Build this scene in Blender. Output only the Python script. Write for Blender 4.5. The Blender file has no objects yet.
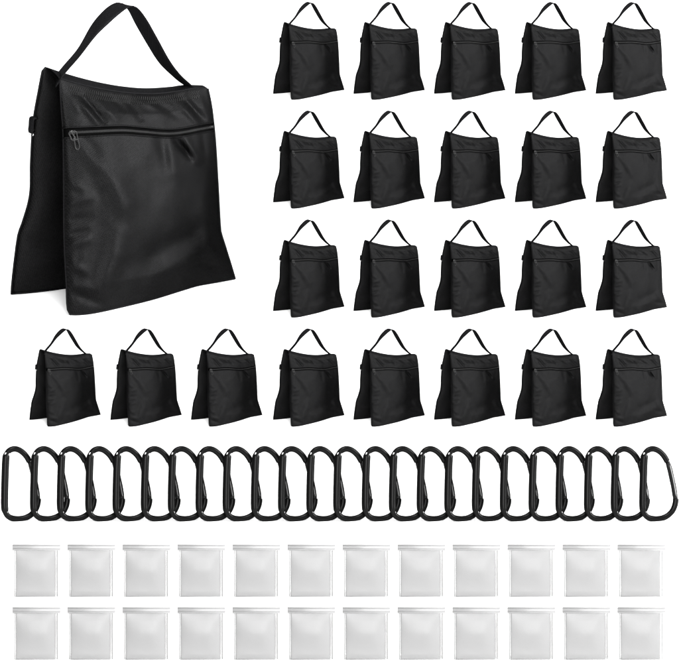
import bpy, bmesh, math, random
from mathutils import Vector, Matrix, noise

# ------------------------------------------------------------------ camera, light
U = 0.002                                   # metres per unit of the design grid
PITCH = math.radians(16.2)                  # camera looks down on the display
SP, CP = math.sin(PITCH), math.cos(PITCH)
THETA = math.radians(36.6)                  # the bags stand turned by this much
ST, CT = math.sin(THETA), math.cos(THETA)
DIST = 16.0
W_PX, H_PX = 679.0, 661.0
CX, CY = W_PX / 2, H_PX / 2

scene = bpy.context.scene
scene.render.resolution_x, scene.render.resolution_y = 1024, 997
COL = scene.collection

# heights and depths of the display steps (design units, relative to the view centre)
def tread_height(base_py, y):               # height of a tread whose point at depth y is seen at row base_py
    return ((CY - base_py) - y * SP) / CP
T = 90.0
Z4 = tread_height(426.9, 10)                # row 4, front edge at y = 0
Z3 = tread_height(317.8, T + 10)
Z2 = tread_height(208.8, 2 * T + 10)
Z1 = tread_height(100.0, 3 * T + 10)
LEDGE = 46.0
ZC = tread_height(522.6, -30)               # ledge of the carabiners, wall behind it at y = 0
ZB1 = tread_height(597.2, -LEDGE - 19)      # upper ledge of the zip bags
ZB2 = tread_height(660.0, -2 * LEDGE - 19)  # floor
FLOOR = ZB2
PIV = Vector((0, 0, -FLOOR * U))            # world position of the view centre
def wz(z): return (z - FLOOR) * U

cam = bpy.data.cameras.new('camera')
camo = bpy.data.objects.new('camera', cam)
COL.objects.link(camo)
FWD = Vector((0, CP, -SP)); UPV = Vector((0, SP, CP))
EYE = PIV - FWD * DIST
camo.location = EYE
camo.rotation_euler = (math.pi / 2 - PITCH, 0, 0)
cam.sensor_fit = 'HORIZONTAL'
cam.sensor_width = 36
FPX = DIST / U
cam.lens = 36 * FPX / W_PX
cam.clip_start, cam.clip_end = 0.1, 200
scene.camera = camo

world = bpy.data.worlds.new('World')
scene.world = world
world.use_nodes = True
bg = world.node_tree.nodes['Background']
bg.inputs['Color'].default_value = (1, 1, 1, 1)
bg.inputs['Strength'].default_value = 0.9
scene.view_settings.view_transform = 'Standard'
scene.view_settings.look = 'None'
scene.view_settings.exposure = 0
scene.view_settings.gamma = 1

def area(name, loc, target, size, power):
    l = bpy.data.lights.new(name, 'AREA')
    l.shape = 'RECTANGLE'; l.size, l.size_y = size
    l.energy = power
    o = bpy.data.objects.new(name, l); COL.objects.link(o)
    o.location = loc
    d = Vector(target) - Vector(loc)
    o.rotation_euler = d.to_track_quat('-Z', 'Y').to_euler()
    return o
area('softbox_front', (-0.6, -9.0, 4.6), (0, 0.1, 0.6), (6.5, 5.0), 1600)
area('softbox_key', (8.8, -2.1, 4.0), (0, 0.1, 0.6), (2.6, 6.4), 2900)
area('softbox_top', (0.4, -1.6, 6.5), (0, 0.1, 0.6), (2.0, 1.6), 420)

def at(px, py, z=None, y=None):
    """point on a level surface (or an upright plane) that is seen at this place of the picture"""
    d = FWD * FPX + Vector((px - CX, 0, 0)) + UPV * (CY - py)
    k = (z - EYE.z) / d.z if z is not None else (y - EYE.y) / d.y
    return EYE + d * k
def depth_scale(p): return (p - EYE).dot(FWD) / DIST
def view_yaw(p): return -math.atan2(p.x - EYE.x, p.y - EYE.y)

# ------------------------------------------------------------------ materials
def mat(name, col, rough=0.5, spec=0.5, metal=0.0):
    m = bpy.data.materials.new(name); m.use_nodes = True
    b = m.node_tree.nodes['Principled BSDF']
    b.inputs['Base Color'].default_value = (*col, 1)
    b.inputs['Roughness'].default_value = rough
    b.inputs['Specular IOR Level'].default_value = spec
    b.inputs['Metallic'].default_value = metal
    return m
def nodes(m):
    nt = m.node_tree
    return nt, nt.nodes, nt.links, nt.nodes['Principled BSDF']

def cloth_shader(m, col, rough, gloss, colsock=None, normal=None):
    """dull dyed cloth or matt coating: a dark diffuse body under a weak sheen"""
    nt = m.node_tree; N, L = nt.nodes, nt.links
    d = N.new('ShaderNodeBsdfDiffuse'); g = N.new('ShaderNodeBsdfAnisotropic'); a = N.new('ShaderNodeAddShader')
    d.inputs['Color'].default_value = (*col, 1); d.inputs['Roughness'].default_value = 0.4
    if colsock:
        L.new(colsock, d.inputs['Color'])
        k = N.new('ShaderNodeVectorMath'); k.operation = 'SCALE'       # threads shine by their own dye
        L.new(colsock, k.inputs[0]); k.inputs['Scale'].default_value = gloss / max(col)
        L.new(k.outputs[0], g.inputs['Color'])
    g.inputs['Color'].default_value = (gloss, gloss, gloss, 1); g.inputs['Roughness'].default_value = rough
    if normal:
        L.new(normal, d.inputs['Normal']); L.new(normal, g.inputs['Normal'])
    L.new(d.outputs[0], a.inputs[0]); L.new(g.outputs[0], a.inputs[1])
    L.new(a.outputs[0], N['Material Output'].inputs['Surface'])
    N.remove(N['Principled BSDF'])
def fabric(name, col, rough, spec, weave, strength, vary=0.25):
    m = mat(name, col, rough, spec)
    nt, N, L, b = nodes(m)
    tc = N.new('ShaderNodeTexCoord')
    mp = N.new('ShaderNodeMapping'); L.new(tc.outputs['Object'], mp.inputs['Vector'])
    mp.inputs['Rotation'].default_value = (0, math.radians(20), 0)
    w1 = N.new('ShaderNodeTexWave'); w1.bands_direction = 'X'; w1.inputs['Scale'].default_value = weave
    w2 = N.new('ShaderNodeTexWave'); w2.bands_direction = 'Z'; w2.inputs['Scale'].default_value = weave
    for w in (w1, w2):
        w.inputs['Distortion'].default_value = 1.2
        w.inputs['Detail'].default_value = 1
        L.new(mp.outputs[0], w.inputs['Vector'])
    ad = N.new('ShaderNodeMath'); ad.operation = 'MULTIPLY'
    L.new(w1.outputs['Fac'], ad.inputs[0]); L.new(w2.outputs['Fac'], ad.inputs[1])
    no = N.new('ShaderNodeTexNoise'); no.inputs['Scale'].default_value = 400; no.inputs['Detail'].default_value = 3
    L.new(tc.outputs['Object'], no.inputs['Vector'])
    a2 = N.new('ShaderNodeMath'); a2.operation = 'ADD'
    hf = N.new('ShaderNodeMath'); hf.operation = 'MULTIPLY'; hf.inputs[1].default_value = 0.55
    L.new(ad.outputs[0], hf.inputs[0])
    L.new(hf.outputs[0], a2.inputs[0]); L.new(no.outputs['Fac'], a2.inputs[1])
    n2 = N.new('ShaderNodeTexNoise'); n2.inputs['Scale'].default_value = 26; n2.inputs['Detail'].default_value = 4
    L.new(tc.outputs['Object'], n2.inputs['Vector'])
    bp2 = N.new('ShaderNodeBump'); bp2.inputs['Strength'].default_value = 0.12; bp2.inputs['Distance'].default_value = 0.004
    L.new(n2.outputs['Fac'], bp2.inputs['Height'])
    bp = N.new('ShaderNodeBump'); bp.inputs['Strength'].default_value = strength; bp.inputs['Distance'].default_value = 0.0006
    L.new(a2.outputs[0], bp.inputs['Height']); L.new(bp2.outputs[0], bp.inputs['Normal'])
    # threads catch slightly different dye
    mr = N.new('ShaderNodeMapRange')
    mr.inputs['From Min'].default_value = 0.3; mr.inputs['From Max'].default_value = 1.1
    mr.inputs['To Min'].default_value = 1 - vary; mr.inputs['To Max'].default_value = 1 + vary
    L.new(a2.outputs[0], mr.inputs['Value'])
    mx = N.new('ShaderNodeVectorMath'); mx.operation = 'SCALE'
    mx.inputs[0].default_value = col
    L.new(mr.outputs[0], mx.inputs['Scale'])
    cloth_shader(m, col, rough, spec, mx.outputs[0], bp.outputs[0])
    return m

M_NYLON = fabric('black_nylon', (0.0009, 0.0009, 0.00092), 0.50, 0.0060, 98, 0.5, 0.55)
M_WEB = fabric('black_webbing', (0.0018, 0.0018, 0.0019), 0.45, 0.0055, 150, 0.9)
M_TAPE = fabric('zipper_tape_cloth', (0.0006, 0.0006, 0.0006), 0.5, 0.002, 500, 0.4)
M_THREAD = mat('black_thread', (0.018, 0.018, 0.018), 0.5, 0.1)
M_TEETH = mat('zipper_teeth', (0.02, 0.02, 0.02), 0.35, 0.2)
M_PULL = mat('black_painted_metal', (0.007, 0.007, 0.007), 0.3, 0.22)
M_STEEL = mat('steel_and_glint', (0.5, 0.5, 0.5), 0.3, 0.5, 1.0)  # metal of the bag's ring, also colours the carabiner's modelled glints

M_GATE_GLINT = mat('gate_glint_grey', (0.16, 0.16, 0.16), 0.4, 0.5, 1.0)  # grey for the highlight modelled as a strip on the gate

def alu(name, col, rough, spec):
    m = mat(name, col, rough, spec)
    nt, N, L, b = nodes(m)
    tc = N.new('ShaderNodeTexCoord')
    no = N.new('ShaderNodeTexNoise'); no.inputs['Scale'].default_value = 700; no.inputs['Detail'].default_value = 2
    L.new(tc.outputs['Object'], no.inputs['Vector'])
    bp = N.new('ShaderNodeBump'); bp.inputs['Strength'].default_value = 0.12; bp.inputs['Distance'].default_value = 0.0003
    L.new(no.outputs['Fac'], bp.inputs['Height']); L.new(bp.outputs[0], b.inputs['Normal'])
    if spec < 0.05: cloth_shader(m, col, rough, spec, None, bp.outputs[0])
    return m
M_ALU = alu('black_anodised_aluminium', (0.0012, 0.0012, 0.0012), 0.28, 0.006)
M_GATE = alu('polished_black_gate', (0.0015, 0.0015, 0.0015), 0.25, 0.11)

def film(name, col, clear, rough, spec):
    m = mat(name, col, rough, spec)
    nt, N, L, b = nodes(m)
    out = N['Material Output']
    tr = N.new('ShaderNodeBsdfTransparent'); mx = N.new('ShaderNodeMixShader')
    mx.inputs[0].default_value = clear
    L.new(b.outputs[0], mx.inputs[1]); L.new(tr.outputs[0], mx.inputs[2]); L.new(mx.outputs[0], out.inputs['Surface'])
    tc = N.new('ShaderNodeTexCoord')
    no = N.new('ShaderNodeTexNoise'); no.inputs['Scale'].default_value = 34; no.inputs['Detail'].default_value = 2
    L.new(tc.outputs['Object'], no.inputs['Vector'])
    bp = N.new('ShaderNodeBump'); bp.inputs['Strength'].default_value = 0.15; bp.inputs['Distance'].default_value = 0.004
    L.new(no.outputs['Fac'], bp.inputs['Height']); L.new(bp.outputs[0], b.inputs['Normal'])
    return m
def pouch_film():
    m = film('clear_plastic_pouch', (0.150, 0.150, 0.150), 0.06, 0.36, 0.22)
    nt = m.node_tree; N, L = nt.nodes, nt.links
    tc = N.new('ShaderNodeTexCoord'); sx = N.new('ShaderNodeSeparateXYZ'); L.new(tc.outputs['Generated'], sx.inputs[0])
    cr = N.new('ShaderNodeValToRGB'); cr.color_ramp.interpolation = 'EASE'
    e = cr.color_ramp.elements
    e[0].position, e[0].color = 0.0, (.8, .8, .8, 1)
    e[1].position, e[1].color = 1.0, (.85, .85, .85, 1)
    for p, v in ((.05, .05), (.93, .05)):
        q = e.new(p); q.color = (v, v, v, 1)
    L.new(sx.outputs['X'], cr.inputs[0])
    mix = [n for n in N if n.type == 'MIX_SHADER'][0]
    L.new(cr.outputs[0], mix.inputs[0])
    return m
M_FILM = pouch_film()
#'clear_plastic_film', (0.20, 0.20, 0.203), 0.06, 0.34, 0.07)
M_SEAL = film('clear_plastic_seal', (0.2, 0.2, 0.2), 0.4, 0.3, 0.1)
M_STRIP = film('clear_plastic_zip', (0.26, 0.26, 0.26), 0.25, 0.35, 0.12)
M_RIDGE = film('clear_plastic_zip_rib', (0.165, 0.165, 0.165), 0.05, 0.3, 0.1)

def board(name):
    m = mat(name, (0.9, 0.9, 0.9), 0.75, 0.2)
    nt, N, L, b = nodes(m)
    tc = N.new('ShaderNodeTexCoord')
    no = N.new('ShaderNodeTexNoise'); no.inputs['Scale'].default_value = 180; no.inputs['Detail'].default_value = 4
    L.new(tc.outputs['Object'], no.inputs['Vector'])
    bp = N.new('ShaderNodeBump'); bp.inputs['Strength'].default_value = 0.05; bp.inputs['Distance'].default_value = 0.001
    L.new(no.outputs['Fac'], bp.inputs['Height']); L.new(bp.outputs[0], b.inputs['Normal'])
    return m
M_WHITE = board('matt_white_board')

# ------------------------------------------------------------------ helpers
def obj(name, bm, m, parent=None, smooth=True):
    me = bpy.data.meshes.new(name)
    bmesh.ops.recalc_face_normals(bm, faces=bm.faces)
    bm.to_mesh(me); bm.free()
    if smooth:
        me.polygons.foreach_set('use_smooth', [True] * len(me.polygons))
    me.materials.append(m)
    o = bpy.data.objects.new(name, me); COL.objects.link(o)
    if parent: o.parent = parent
    return o
def thing(name, label, cat, group=None):
    o = bpy.data.objects.new(name, None); COL.objects.link(o)
    o.empty_display_size = 0.02
    o['label'] = label; o['category'] = cat
    if group: o['group'] = group
    return o
def children_of(o): return [c for c in COL.objects if c.parent is o]
def dup_tree(o, parent=None):
    c = o.copy(); COL.objects.link(c)
    if parent: c.parent = parent
    for ch in KIDS.get(o.name, []): dup_tree(ch, c)
    return c
KIDS = {}
def index_kids():
    KIDS.clear()
    for o in COL.objects:
        if o.parent: KIDS.setdefault(o.parent.name, []).append(o)
def add_box(bm, x0, x1, y0, y1, z0, z1):
    v = [bm.verts.new(p) for p in ((x0,y0,z0),(x1,y0,z0),(x1,y1,z0),(x0,y1,z0),(x0,y0,z1),(x1,y0,z1),(x1,y1,z1),(x0,y1,z1))]
    for f in ((0,3,2,1),(4,5,6,7),(0,1,5,4),(1,2,6,5),(2,3,7,6),(3,0,4,7)): bm.faces.new([v[i] for i in f])
def sweep(bm, pts, rad, sides=10, closed=False, up=None, flat=None):
    """tube along pts; rad: number or list; flat: optional list of factors for the second axis"""
    n = len(pts); pts = [Vector(p) for p in pts]
    rings = []; prev = None
    for i, p in enumerate(pts):
        a = pts[(i - 1) % n] if (closed or i > 0) else p
        b = pts[(i + 1) % n] if (closed or i < n - 1) else p
        t = (b - a).normalized()
        if up is not None:
            e2 = Vector(up); e2 = (e2 - t * e2.dot(t)).normalized()
        else:
            e2 = prev if prev is not None else (Vector((0, 1, 0)) if abs(t.y) < 0.9 else Vector((1, 0, 0)))
            e2 = (e2 - t * e2.dot(t)).normalized(); prev = e2
        e1 = t.cross(e2)
        r = rad[i] if isinstance(rad, (list, tuple)) else rad
        k = flat[i] if flat else 1.0
        rings.append([bm.verts.new(p + e1 * (r * math.cos(q)) + e2 * (r * k * math.sin(q)))
                      for q in [2 * math.pi * j / sides for j in range(sides)]])
    m = n if closed else n - 1
    for i in range(m):
        A, B = rings[i], rings[(i + 1) % n]
        for j in range(sides):
            bm.faces.new((A[j], A[(j+1) % sides], B[(j+1) % sides], B[j]))
    if not closed:
        bm.faces.new(rings[0][::-1]); bm.faces.new(rings[-1])
def interp(keys, x):
    """smooth (Catmull-Rom) value of keys [(x, v...), ...]"""
    if x <= keys[0][0]: return Vector(keys[0][1])
    if x >= keys[-1][0]: return Vector(keys[-1][1])
    for i in range(len(keys) - 1):
        if keys[i][0] <= x <= keys[i+1][0]: break
    x0, x1 = keys[i][0], keys[i+1][0]
    p0, p1 = Vector(keys[i][1]), Vector(keys[i+1][1])
    h = x1 - x0; t = (x - x0) / h
    m0 = (p1 - Vector(keys[i-1][1])) / (x1 - keys[i-1][0]) if i > 0 else (p1 - p0) / h
    m1 = (Vector(keys[i+2][1]) - p0) / (keys[i+2][0] - x0) if i + 2 < len(keys) else (p1 - p0) / h
    return p0*(2*t**3-3*t*t+1) + m0*(h*(t**3-2*t*t+t)) + p1*(-2*t**3+3*t*t) + m1*(h*(t**3-t*t))
def spline(pts, n, closed=False):
    """n points evenly spaced on a smooth curve through pts"""
    pts = [Vector(p) for p in pts]
    if closed: q = pts + [pts[0]]
    else: q = pts
    ks = [0.0]
    for i in range(1, len(q)): ks.append(ks[-1] + (q[i] - q[i-1]).length)
    keys = list(zip(ks, q))
    if closed:
        L = ks[-1]
        keys = [(ks[-3]-L, q[-3]), (ks[-2]-L, q[-2])] + keys + [(L+ks[1], q[1]), (L+ks[2], q[2])]
        return [interp(keys, L * i / n) for i in range(n)]
    return [interp(keys, ks[-1] * i / (n - 1)) for i in range(n)]

# ------------------------------------------------------------------ the white display
def slab(name, x0, x1, y0, y1, ztop, zbot):
    bm = bmesh.new()
    add_box(bm, x0 * U, x1 * U, y0 * U, y1 * U, wz(zbot), wz(ztop))
    bmesh.ops.bevel(bm, geom=[e for e in bm.edges], offset=0.0015, segments=2, affect='EDGES', profile=0.5)
    o = obj(name, bm, M_WHITE, smooth=False); o['kind'] = 'structure'
    return o
bm = bmesh.new()
vs = [bm.verts.new(p) for p in ((-14, -18, 0), (14, -18, 0), (14, 14, 0), (-14, 14, 0))]
bm.faces.new(vs)
o = obj('floor', bm, M_WHITE, smooth=False); o['kind'] = 'structure'
XL, XR = -420, 420
XS = 258 - CX                                       # the three upper steps begin right of the tall bag
YB = 4 * T
e = 0.5
slab('white_step', XS, XR, 3 * T, YB - 2, Z1, Z2 - 6)
slab('white_step', XS, XR, 2 * T, YB - 1, Z2, Z3 - 6)
slab('white_platform', XL, XR, T, YB, Z3, FLOOR - 1)
slab('white_step', XL, XR, 0, T + 3, Z4, FLOOR - 1)
slab('white_step', XL, XR, -LEDGE, 3, ZC, FLOOR - 1)
slab('white_step', XL, XR, -2 * LEDGE, -LEDGE + 3, ZB1, FLOOR - 1)
# paper backdrop behind the steps
bm = bmesh.new()
add_box(bm, -1.6, 1.6, (YB + 60) * U, (YB + 64) * U, 0.001, 2.2)
o = obj('backdrop', bm, M_WHITE, smooth=False); o['kind'] = 'structure'

# ------------------------------------------------------------------ sandbag
FL = (69.2, 315.7)
def solve_b(ix, iy, b):                             # design point at depth b
    dx, up = ix - FL[0], FL[1] - iy
    a = (dx + ST * b) / CT
    return Vector((a, b, (up - (ST * a + CT * b) * SP) / CP))
def solve_ground(ix, iy):
    dx, d = ix - FL[0], (FL[1] - iy) / SP
    return Vector((CT * dx + ST * d, CT * d - ST * dx, 0))
def image_of(v):
    return (FL[0] + CT * v.x - ST * v.y, FL[1] - (v.z * CP + (ST * v.x + CT * v.y) * SP))

F_LEFT = [(0,(62,80)),(.1,(63.2,104)),(.225,(65,133)),(.45,(65.2,186)),(.69,(65.2,243)),(.88,(67,287)),(.965,(67.6,308)),(1,(70,315.4))]
F_RIGHT = [(0,(211.6,87)),(.09,(215,104)),(.197,(217.4,125)),(.30,(219,145)),(.53,(221.2,190)),(.74,(223.2,231)),(.775,(224.8,237)),(.88,(231.5,258)),(1,(238,280))]
F_TOP = [(0,(62,80)),(.10,(77,84)),(.22,(95,88)),(.36,(116,91.5)),(.5,(137,93.5)),(.65,(160,93.5)),(.82,(186,90)),(.9,(195,88)),(1,(211.6,87))]
F_BOT = [(0,(70,315.4)),(.06,(79,315.6)),(.13,(92,314.4)),(.27,(115,309.8)),(.5,(153,300.8)),(.68,(184,291.6)),(.78,(199,287.2)),(.9,(221,283.4)),(1,(238,280.4))]
def v2(k, x): p = interp([(a, (b[0], b[1], 0)) for a, b in k], x); return p
def front_image(s, t):
    l, r, tp, bt = v2(F_LEFT, t), v2(F_RIGHT, t), v2(F_TOP, s), v2(F_BOT, s)
    c = (v2(F_LEFT, 0)*(1-s)*(1-t) + v2(F_RIGHT, 0)*s*(1-t) + v2(F_LEFT, 1)*(1-s)*t + v2(F_RIGHT, 1)*s*t)
    p = l*(1-s) + r*s + tp*(1-t) + bt*t - c
    return p.x, p.y
B_FT, B_BT, B_BB = 42.0, 56.0, 97.0                 # depth of front ridge edge, back ridge edge, back foot
def b_front(s, t):
    t = min(1, max(0, t))
    bb = solve_ground(*v2(F_BOT, s).xy).y
    return B_FT * (1 - t) + bb * t ** 1.5 * 1.0 + 0 * s

FOLDS = [  # x0, y0, x1, y1, width, height (outwards)
    (84,96,106,122,2.4,-3), (78,98,99,123,2.625,2.2), (95,94,118,120,3.75,1.8), (112,96,126,110,3,-1.6),
    (128,97,143,118,3.375,-2.2), (140,99,160,108,3,1.6), (158,102,180,116,3.75,-1.8), (186,95,206,118,3.15,-3.4),
    (178,98,200,122,3,1.8), (203,92,212,116,2.625,1.5), (70,92,80,112,3,1.2),
    (178,139,193,157,3.15,-3.4), (188,138,200,160,3.75,1.8), (163,138,168,166,4.5,-1.2), (173,140,176,172,5,1.1), (206,134,209,160,3,-1.2),
    (150,138,148,160,7,.9), (80,142,96,168,5,1.1), (86,140,108,166,5.5,-1.1), (98,160,128,215,10,1.6), (128,175,120,250,14,1.2),
    (176,180,170,262,13,1.3), (200,170,196,240,9,-1.2), (68,262,84,272,4,1.6), (67,236,86,232,3,-1.3), (68,180,84,190,4,1.2), (196,262,226,268,5,-1.2),
    (122,236,100,300,9,2.6), (106,232,84,296,9,-1.6), (152,286,216,240,10,2.2), (140,262,200,232,9,-1.4),
    (74,294,100,304,4,-2.0), (76,286,96,290,5,1.5), (68,222,90,218,4,-1.4), (70,204,92,198,4,1.2), (69,246,88,240,4,1.2),
    (100,150,126,200,12,1.5), (78,150,104,190,9,-1.6), (212,200,222,240,5,-1.6), (205,236,226,262,6,1.4),
]
def fold_sum(x, y):
    r = 0.0
    for x0, y0, x1, y1, w, h in FOLDS:
        dx, dy = x1 - x0, y1 - y0; L2 = dx*dx + dy*dy
        t = ((x - x0)*dx + (y - y0)*dy) / L2
        tc = min(1, max(0, t))
        d2 = (x - x0 - dx*tc)**2 + (y - y0 - dy*tc)**2
        w *= 1.15
        if d2 < 9*w*w:
            r += h * math.exp(-d2 / (w*w)) * (0.55 + 0.45*math.sin(math.pi*tc))
    return r
def edge_fall(s, t):
    s = min(1, max(0, s)); t = min(1, max(0, t))
    return (4*s*(1-s)) ** .5 * min(1, (1-t)/.12) ** .5 * min(1, t/.10) ** .7
def bulge(s, t):
    t = min(1, max(0, t))
    return 20 * (0.35 + 0.65 * math.sin(math.pi * min(1, t ** 0.85))) * edge_fall(s, t)
def front_point(s, t, out=0.0):
    ix, iy = front_image(s, t)
    ef = edge_fall(s, t)
    q = Vector((ix * .03, iy * .022, 0))
    cr = 1.7 * noise.noise(q) + 0.7 * noise.noise(q * 2.3 + Vector((5, 1, 0)))
    b = b_front(s, t) - bulge(s, t) - ((1.25 if iy < 130 else 1.6) * fold_sum(ix, iy) + cr) * min(1, ef * 1.6) - out
    return solve_b(ix, iy, b)
def front_t_at(s, y):                               # t of the image row y
    lo, hi = 0.0, 1.0
    for _ in range(30):
        m = (lo + hi) / 2
        if front_image(s, m)[1] < y: lo = m
        else: hi = m
    return (lo + hi) / 2

def grid(bm, P, NS, NT):
    V = [[bm.verts.new(P(i / NS, j / NT) * U) for i in range(NS + 1)] for j in range(NT + 1)]
    for j in range(NT):
        for i in range(NS):
            bm.faces.new((V[j][i], V[j][i+1], V[j+1][i+1], V[j+1][i]))
    return V
def weld(bm, d=1e-5): bmesh.ops.remove_doubles(bm, verts=bm.verts, dist=d)

def build_sandbag():
    root = thing('sandbag', 'x', 'sandbag')
    # --- front pouch: outer skin shaped with its folds, inner skin bulging into the gap
    bm = bmesh.new(); NS, NT = 120, 140
    grid(bm, front_point, NS, NT)
    def inner_front(s, t):
        ix, iy = front_image(s, t)
        p = solve_b(ix, iy, b_front(s, t))
        p.y += 0.7 * bulge(s, t)
        return p
    grid(bm, inner_front, 46, 54)
    weld(bm, 2e-5)
    obj('front_pouch', bm, M_NYLON, root)
    # --- back pouch
    B_LEFT = [(0,(48.5,67.6)),(.012,(46,68.6)),(.03,(44.8,72)),(.1,(41.5,88)),(.23,(35.5,120)),(.41,(32.4,161)),(.55,(31,194)),(.70,(22.5,224)),(.74,(19.2,232)),(.87,(14.5,262)),(1,(10.9,293))]
    def back_edge(t): 
        p = v2(B_LEFT, t); return solve_b(p.x, p.y, B_BT + (B_BB - B_BT) * t)
    def back_flat(s, t):
        l = back_edge(t)
        fr = front_point(1, t)
        r = Vector((fr.x - 2, B_BT + (B_BB - B_BT) * t, fr.z * 1.0 + 0.5 * (1-t)))
        p = l.lerp(r, s)
        # the ridge sags between its ends like the front edge
        ft = front_point(s, 0); lin = front_point(0, 0).lerp(front_point(1, 0), s)
        p.z += (ft.z - lin.z) * (1 - t) ** 2
        p.y -= 21 * (4*s*(1-s)) ** .9 * t ** 3
        if t >= 0.999: p.z = 0.0
        return p
    def wr(s, t): return 1.3*math.sin(9*s + 14*t) + 1.0*math.sin(23*t - 7*s) + 1.6*math.exp(-((t-.80-.05*math.sin(9*s))/.02)**2)
    bm = bmesh.new()
    def back_in(s, t):
        p = back_flat(s, t); k = edge_fall(s, t)
        p.y -= (bulge(s, t) * (0.75 + 0.6 * t) + wr(s, t) * k); return p
    def back_out(s, t):
        p = back_flat(s, t); k = edge_fall(s, t)
        p.y += bulge(s, t) + wr(s, 1 - t) * k; return p
    grid(bm, back_in, 60, 72); grid(bm, back_out, 60, 72); weld(bm, 2e-5)
    obj('back_pouch', bm, M_NYLON, root)
    # --- ridge joining the two pouches
    bm = bmesh.new()
    def ridge(s, t):
        p = front_point(s, 0).lerp(back_flat(s, 0), t)
        p.z += 1.6 * math.sin(math.pi * t) + 0.3
        return p
    def ridge_under(s, t):
        p = front_point(s, 0).lerp(back_flat(s, 0), t); p.z -= 3.0 * math.sin(math.pi * t) - 0.3
        return p
    grid(bm, ridge, 70, 8); grid(bm, ridge_under, 70, 8); weld(bm, 2e-5)
    rg = obj('top_panel', bm, M_WEB, root)
    # zigzag stitching along the top of the front pouch and its two straight rows
    bm = bmesh.new()
    for lo, hi in ((0.012, 0.03), (0.032, 0.05)):
        pts = []
        n = 130
        for i in range(n):
            s = 0.06 + 0.88 * i / (n - 1)
            pts.append(front_point(s, lo if i % 2 else hi, 0.35) * U)
        sweep(bm, pts, 0.34 * U, 4)
    obj('zigzag_stitching', bm, M_THREAD, root)
    # seam piping round the front pouch
    def piping(edge, name, p_of):
        bm = bmesh.new(); sweep(bm, [p_of(q / 90.0) * U for q in range(91)], 1.15 * U, 7); return obj(name, bm, M_WEB, root)
    def ring_front(q):
        if q < .4: p = front_point(0, q / .4)
        elif q < .7: p = front_point((q - .4) / .3, 1)
        else: p = front_point(1, 1 - (q - .7) / .3)
        p.z = max(p.z, 1.15); return p
    piping('front', 'seam_piping', ring_front)
    def ring_back(q):
        if q < .4: p = back_flat(0, q / .4)
        elif q < .7: p = back_flat((q - .4) / .3, 1)
        else: p = back_flat(1, 1 - (q - .7) / .3)
        p.z = max(p.z, 1.15); return p
    piping('back', 'seam_piping', ring_back)
    # --- zipper
    ZIP = [(0,(65,133.6)),(.2,(96.8,132.0)),(.4,(126,130.6)),(.52,(150,131.8)),(.7,(174.3,133.4)),(.87,(198.5,129.6)),(1,(217.6,125.6))]
    n = 110; zt = []
    for i in range(n + 1):
        s = i / n
        y = v2(ZIP, s).y
        zt.append(front_t_at(s, y))
    dT = 1 / 220.0
    def tape_pt(s, off, out): 
        i = min(n - 1, int(s * n)); f = s * n - i
        return front_point(s, zt[i] * (1 - f) + zt[i+1] * f + off * dT, out)
    bm = bmesh.new()
    def tape(s, t): return tape_pt(s, -4.4 + 8.8 * t, 0.5)
    grid(bm, tape, 100, 4)
    bmesh.ops.solidify(bm, geom=bm.faces[:], thickness=-0.3 * U)
    zp = obj('zipper', bm, M_TAPE, root)
    for off, r in ((-4.8, 0.9), (4.5, 0.7)):       # folded cloth lips above and below the teeth
        bm = bmesh.new(); sweep(bm, [tape_pt(i / 100, off, 0.6) * U for i in range(101)], r * U, 7)
        obj('zipper_lip', bm, M_NYLON, zp)
    bm = bmesh.new()
    rnd = random.Random(3)
    nt_ = 210
    for i in range(nt_):
        s = 0.045 + 0.95 * i / (nt_ - 1)
        p = tape_pt(s, 0.3 if i % 2 else -0.3, 1.1); q = tape_pt(s, 0.8 if i % 2 else -0.8, 0.9)
        mid = (p + q) / 2
        d = (tape_pt(min(1, s + .004), 0, 1) - tape_pt(s - .004, 0, 1)).normalized()
        up = Vector((0, 0, 1)); nrm = d.cross(up).normalized()
        M = Matrix((d, nrm, up)).transposed().to_4x4(); M.translation = mid * U
        bmesh.ops.create_cube(bm, size=1, matrix=M @ Matrix.Diagonal((0.42 * U, 1.2 * U, 1.3 * U, 1)))
    obj('teeth', bm, M_TEETH, zp, smooth=False)
    # slider: arched body with two long pull tabs hanging from it
    c = tape_pt(0.062, 0, 1.6)
    d = (tape_pt(.09, 0, 1) - tape_pt(.05, 0, 1)).normalized(); up = Vector((0, 0, 1)); nrm = d.cross(up).normalized()
    M = Matrix((d, nrm, up)).transposed().to_4x4(); M.translation = c * U
    bm = bmesh.new()
    bmesh.ops.create_cube(bm, size=1, matrix=M @ Matrix.Diagonal((7 * U, 1.6 * U, 4.2 * U, 1)))
    bmesh.ops.bevel(bm, geom=bm.edges[:], offset=0.5 * U, segments=2, affect='EDGES')
    br = [M @ (Vector((x, y, z)) * U) for x, y, z in ((-3, .6, .3), (-2.4, 2.2, .5), (0, 2.8, .7), (2.4, 2.2, .5), (3, .6, .3))]
    sweep(bm, spline(br, 14), 0.55 * U, 6)
    obj('slider', bm, M_PULL, zp)
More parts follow.
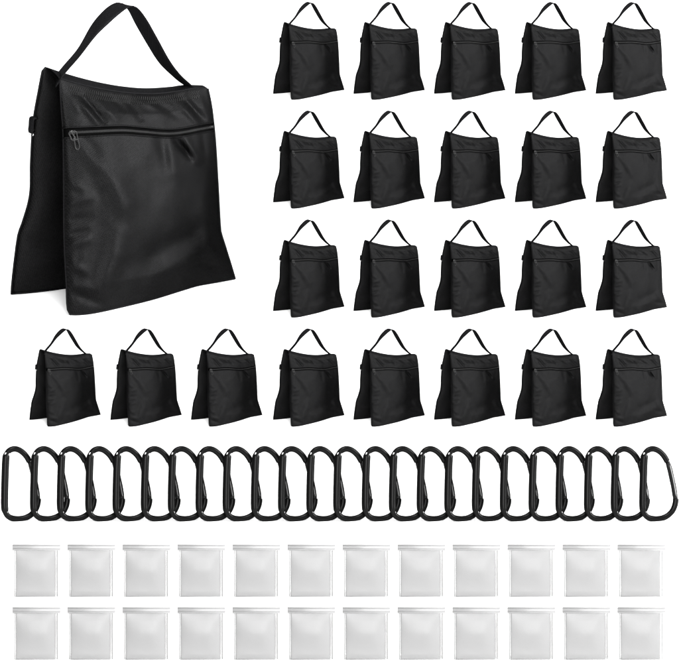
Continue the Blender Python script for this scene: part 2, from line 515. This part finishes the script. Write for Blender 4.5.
    def pull(x0, tilt, length):
        bm = bmesh.new()
        loop = [(-1.3, 1.9, 0.8), (0, 2.3, 1.6), (1.3, 1.9, 0.8), (1.7, 1.8, -4), (2.1, 1.9, -length + 2), (1.3, 2, -length), (-1.3, 2, -length), (-2.1, 1.9, -length + 2), (-1.7, 1.8, -4)]
        ca, sa = math.cos(tilt), math.sin(tilt)
        pts = [M @ (Vector((x0 + x * ca - z * sa, y + 0.9, x * sa + z * ca)) * U) for x, y, z in loop]
        sweep(bm, spline(pts, 40, True), 0.62 * U, 6, closed=True)
        br = [M @ (Vector((x0 + x * ca - z * sa, 2.8, x * sa + z * ca)) * U) for x, z in ((-1.8, -7), (1.8, -7))]
        sweep(bm, br, 0.8 * U, 6)
        obj('pull_tab', bm, M_PULL, zp)
    pull(1.8, 0.16, 17)
    pull(-3.2, 0.5, 8)
    # metal end stop at the far end
    bm = bmesh.new()
    p = tape_pt(0.985, 0, 1.2); M2 = M.copy(); M2.translation = p * U
    bmesh.ops.create_cube(bm, size=1, matrix=M2 @ Matrix.Diagonal((4.5 * U, 1.6 * U, 2.6 * U, 1)))
    bmesh.ops.bevel(bm, geom=bm.edges[:], offset=0.4 * U, segments=2, affect='EDGES')
    obj('end_stop', bm, M_PULL, zp)
    # --- carrying handle: one flat strap from end to end of the ridge
    Bk = [(58,76,57),(64.4,67.8,57),(80.6,48.6,56),(95.4,23.6,55),(108.6,8.8,55),(119,2.6,55),(126,3.6,55),(131.5,9.5,55),(138,22,55),(148.4,39.8,55),(161.6,60.4,54),(173.4,72.2,53),(186,82.2,52),(200,88,52)]
    Fr = [(58,88,42),(65.5,76.5,41),(82,57.4,40),(98.3,36.8,40),(112,23.5,40),(124,13,40),(133,7,40),(139.5,7.2,40),(148.8,17.7,40),(160,36.8,40),(173.4,60.4,41),(183.7,73.6,42),(194.5,83.2,44),(205,92,46)]
    bk = spline([solve_b(*p) for p in Bk], 70); fr = spline([solve_b(*p) for p in Fr], 70)
    bm = bmesh.new(); prof = 9
    V = []
    for A, B_ in zip(bk, fr):
        row = []
        for k in range(prof):
            f = k / (prof - 1)
            row.append(A.lerp(B_, f))
        V.append(row)
    vv = []
    for i in range(70):
        t = (V[min(69, i+1)][4] - V[max(0, i-1)][4]).normalized()
        w = (V[i][8] - V[i][0]).normalized(); nn = t.cross(w).normalized()
        ringv = []
        for k in range(prof): ringv.append(bm.verts.new((V[i][k] + nn * (1.0 if 0 < k < prof-1 else 0.4)) * U))
        for k in range(prof - 1, -1, -1): ringv.append(bm.verts.new((V[i][k] - nn * (1.0 if 0 < k < prof-1 else 0.4)) * U))
        vv.append(ringv)
    m = 2 * prof
    for i in range(69):
        for k in range(m): bm.faces.new((vv[i][k], vv[i][(k+1) % m], vv[i+1][(k+1) % m], vv[i+1][k]))
    bm.faces.new(vv[0]); bm.faces.new(vv[-1][::-1])
    obj('handle', bm, M_WEB, root)
    # --- small loop with a metal slide on the back edge
    bm = bmesh.new()
    c0 = solve_b(36.0, 119, 64); c1 = solve_b(35.0, 131, 68)
    lp = [c0 + Vector((3, 0, 1)), c0 + Vector((-1.5, 1, 1)), (c0 + c1) / 2 + Vector((-2.2, 1, 0)), c1 + Vector((-1.8, 1, -1)), c1 + Vector((3, 0, -1))]
    sweep(bm, [p * U for p in spline(lp, 16)], 1.5 * U, 8, up=(0, 1, 0), flat=[3.0] * 16)
    sl = obj('side_loop', bm, M_WEB, root)
    bm = bmesh.new()
    pts = [c1 + Vector((x, y, z)) for x, y, z in ((-1.2, -2, 3), (-1.8, -2, 0), (-1.4, -2, -3.5), (-1.4, 5, -3.5), (-1.8, 5, 0), (-1.2, 5, 3))]
    sweep(bm, [p * U for p in spline(pts, 26, True)], 0.55 * U, 6, closed=True)
    obj('metal_ring', bm, M_STEEL, sl)
    return root

bag = build_sandbag()
index_kids()
LIFT = 0.0004
def stand_bag(o, px, py, ztread, k):
    p = at(px, py, z=wz(ztread))
    s = k * depth_scale(p)
    o.location = p + Vector((0, 0, LIFT * k))
    o.rotation_euler = (0, 0, THETA + view_yaw(p))
    o.scale = (s, s, s)
stand_bag(bag, *FL, Z3, 1.0)
bag['label'] = 'biggest black sandbag, with clearly visible zipper and pull tabs, filling the upper left'

ORD = ['first', 'second', 'third', 'fourth', 'fifth', 'sixth', 'seventh', 'eighth', 'ninth', 'tenth', 'eleventh', 'twelfth']
COLS5 = [291.5, 371.9, 452.4, 533.2, 614.0]
ROWS = [(COLS5, 100.0, Z1, 'top row of five small bags'),
        (COLS5, 208.8, Z2, 'second row of five small bags'),
        (COLS5, 317.8, Z3, 'third row of five small bags'),
        ([47.9, 128.9, 209.5] + COLS5, 426.9, Z4, 'row of eight small bags above the carabiners')]
for xs, py, zt_, where in ROWS:
    for i, x in enumerate(xs):
        b = dup_tree(bag)
        stand_bag(b, x, py, zt_, 0.314)
        n = len(xs)
        pos = 'leftmost' if i == 0 else 'rightmost' if i == n - 1 else ORD[i] + ' from left'
        b['label'] = f'small black sandbag, {pos} in the {where}'
        b['group'] = 'small black sandbags standing in rows'

# ------------------------------------------------------------------ carabiners
def build_carabiner():
    root = thing('carabiner', 'x', 'carabiner', 'black carabiners overlapping in one row')
    YAW = CAR_YAW
    k = 7.77
    def P(x, y): return Vector(((x - 30) / k / math.cos(YAW) , 0, (628 - y) / k)) * U
    path = [(243,160),(218,118),(185,84),(150,65),(120,62),(92,72),(73,92),(64,116),(60,160),(57,230),(55,300),(53,370),(52,440),(52,500),(57,545),(72,577),(100,597),(150,606),(200,601),(245,582),(280,550),(300,512),(309,475),(310,450)]
    n = 150
    pts = spline([P(*p) for p in path], n)
    rad = []; flt = []
    for p in pts:
        x = p.x / U * k * math.cos(YAW) + 30; y = 628 - p.z / U * k
        sp = 1.0 if (x < 70 and 105 < y < 545) else 0.0
        # thick spine that tapers to its two ends, round bar elsewhere
        f = 0.0
        if x < 90: f = max(0.0, min(1.0, (y - 98) / 22)) * max(0.0, min(1.0, (556 - y) / 24))
        r = 2.95 + 0.8 * f
        rad.append(r * U); flt.append(1.0 + 0.05 * f)
    bm = bmesh.new()
    sweep(bm, pts, rad, 14, up=(0, 1, 0), flat=flt)
    bd = obj('body', bm, M_ALU, root)
    bm = bmesh.new()
    g = spline([P(*p) for p in ((245,163),(262,215),(279,290),(295,365),(310,462))], 30)
    sweep(bm, g, [U * (2.3 + 0.5 * min(1, i / 4) * min(1, (29 - i) / 4)) for i in range(30)], 14, up=(0, 1, 0))
    gt = obj('gate', bm, M_GATE, root)
    # rivet through the hinge, latch pin at the nose, grey strip standing in for the gate's highlight
    def pin(name, x, y, r, l, m, par):
        bm = bmesh.new(); c = P(x, y)
        sweep(bm, [c + Vector((0, -l * U, 0)), c + Vector((0, -l * U * .9, 0)), c + Vector((0, l * U * .9, 0)), c + Vector((0, l * U, 0))], [r * U * .8, r * U, r * U, r * U * .8], 10, up=(1, 0, 0))
        return obj(name, bm, m, par)
    pin('rivet', 306, 438, 1.5, 3.2, M_GATE, gt)
    pin('latch_pin', 248, 170, 1.2, 2.9, M_GATE, gt)
    bm = bmesh.new()
    w = spline([P(*p) + Vector((-0.7, -2.9, 0)) * U for p in ((262,190),(277,250),(292,320),(305,390),(312,430))], 20)
    sweep(bm, w, 0.42 * U, 8, up=(0, 1, 0))
    obj('gate_glint', bm, M_GATE_GLINT, gt)
    # pale streaks modelled as glints at the spine ends and below the hinge
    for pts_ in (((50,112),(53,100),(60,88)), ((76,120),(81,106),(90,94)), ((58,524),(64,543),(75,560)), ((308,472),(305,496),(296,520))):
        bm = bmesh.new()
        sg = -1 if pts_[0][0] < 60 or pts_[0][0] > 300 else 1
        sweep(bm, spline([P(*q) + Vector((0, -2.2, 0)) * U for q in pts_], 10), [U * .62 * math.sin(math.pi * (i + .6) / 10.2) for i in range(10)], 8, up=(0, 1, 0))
        obj('glint_streak', bm, M_STEEL, bd)
    return root
CAR_YAW = math.radians(17)
car = build_carabiner()
index_kids()
CAR_X = [1.3,30.4,57.2,85.6,112.9,141.2,168.2,195.9,223,251.3,278.4,306.7,333.6,362.2,389.3,417.1,444.7,472.3,500.3,529,555.9,584.4,611.2,639.7]
RX = Matrix.Rotation(-PITCH, 4, 'X')
for i, x in enumerate(CAR_X):
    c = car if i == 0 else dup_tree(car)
    p = at(x + 0.4, 522.6, z=wz(ZC))
    s = depth_scale(p)
    c.location = p + Vector((0, 0, 0.8 * U))
    c.rotation_euler = (RX @ Matrix.Rotation(CAR_YAW, 4, 'Z')).to_euler()
    c.scale = (s, s, s)
    if i == 0: lab = 'black carabiner at the left end of the overlapping row'
    elif i == 23: lab = 'black carabiner at the right end of the row, its gate fully visible'
    elif i < 12: lab = f'black carabiner overlapping its neighbour, {ORD[i]} from the left end of the row'
    else: lab = f'black carabiner overlapping its neighbour, {ORD[23 - i]} from the right end of the row'
    c['label'] = lab

# ------------------------------------------------------------------ clear zip bags
def build_zip_bag():
    root = thing('zip_bag', 'x', 'plastic bag', 'clear zip bags in two rows')
    # local x measured from the left end of the zip strip, z up from the bottom edge
    bm = bmesh.new(); NX, NZ = 26, 30
    x0, x1, z0, z1 = 2.9, 44.3, 0.0, 46.3
    def skin(sgn):
        def f(s, t):
            x = x0 + (x1 - x0) * s; z = z0 + (z1 - z0) * t
            e_ = (min(1, 4.2 * s * (1 - s))) ** .7 * min(1, t / .10) ** .6 * min(1, (1 - t) / .16) ** .6
            y = 1.2 * e_ * (1 + 0.10 * math.sin(5 * s + 3 * t))
            u = s / .66 if s < .66 else (1 - s) / .34    # the film is fuller towards one side
            y += 2.5 * math.sin(.5 * math.pi * u) ** (1.0 if s > .66 else 1.3) * math.exp(-((t - .58) / .30) ** 2)
            return Vector((x, sgn * y, z))
        return f
    grid(bm, skin(-1), NX, NZ); grid(bm, skin(1), NX, NZ); weld(bm, 1e-6)
    obj('pouch', bm, M_FILM, root)
    for xa, xb in ((2.0, 2.9), (44.3, 45.5)):
        bm = bmesh.new(); add_box(bm, xa * U, (xb - .02) * U, -0.12 * U, 0.12 * U, 0.1 * U, 46.3 * U)
        sd = obj('side_seal', bm, M_SEAL, root, smooth=False)
        xe = xa + .2 if xa < 10 else xb - .2
        bm = bmesh.new(); sweep(bm, [Vector((xe, -.1, q)) * U for q in (0.4, 20, 46.2)], 0.36 * U, 6)
        obj('weld_line', bm, M_RIDGE, sd)
    bm = bmesh.new(); sweep(bm, [Vector((q, -.2, 0.35)) * U for q in (3.4, 20, 43.0)], 0.34 * U, 6)
    obj('bottom_weld', bm, M_RIDGE, root)
    bm = bmesh.new(); add_box(bm, 0, 48.2 * U, -0.45 * U, 0.45 * U, 46.35 * U, 52.6 * U)
    bmesh.ops.bevel(bm, geom=bm.edges[:], offset=0.25 * U, segments=2, affect='EDGES')
    zs = obj('zip_strip', bm, M_STRIP, root)
    for zc, r in ((51.6, 0.62), (48.3, 0.5)):
        bm = bmesh.new(); sweep(bm, [Vector((q, -.5, zc)) * U for q in (0.2, 24, 48.0)], r * U, 8)
        obj('zip_rib', bm, M_RIDGE, zs)
    return root
zb = build_zip_bag()
index_kids()
ROTB = RX.to_euler()
for r, (py, zt_, back, where) in enumerate(((597.2, ZB1, 0, 'upper row of clear bags'), (660.0, ZB2, 0, 'bottom row of clear bags'))):
    for i in range(12):
        b = zb if (r == 0 and i == 0) else dup_tree(zb)
        p = at(12.3 + 55.0 * i, py, z=wz(zt_))
        s = depth_scale(p)
        b.location = p + Vector((0, 0, 0.3 * U))
        b.rotation_euler = ROTB
        b.scale = (s, s, s)
        pos = 'leftmost' if i == 0 else 'rightmost' if i == 11 else (ORD[i] + ' from left' if i < 6 else ORD[11 - i] + ' from right')
        b['label'] = f'small clear plastic zip bag, {pos} in the {where}'
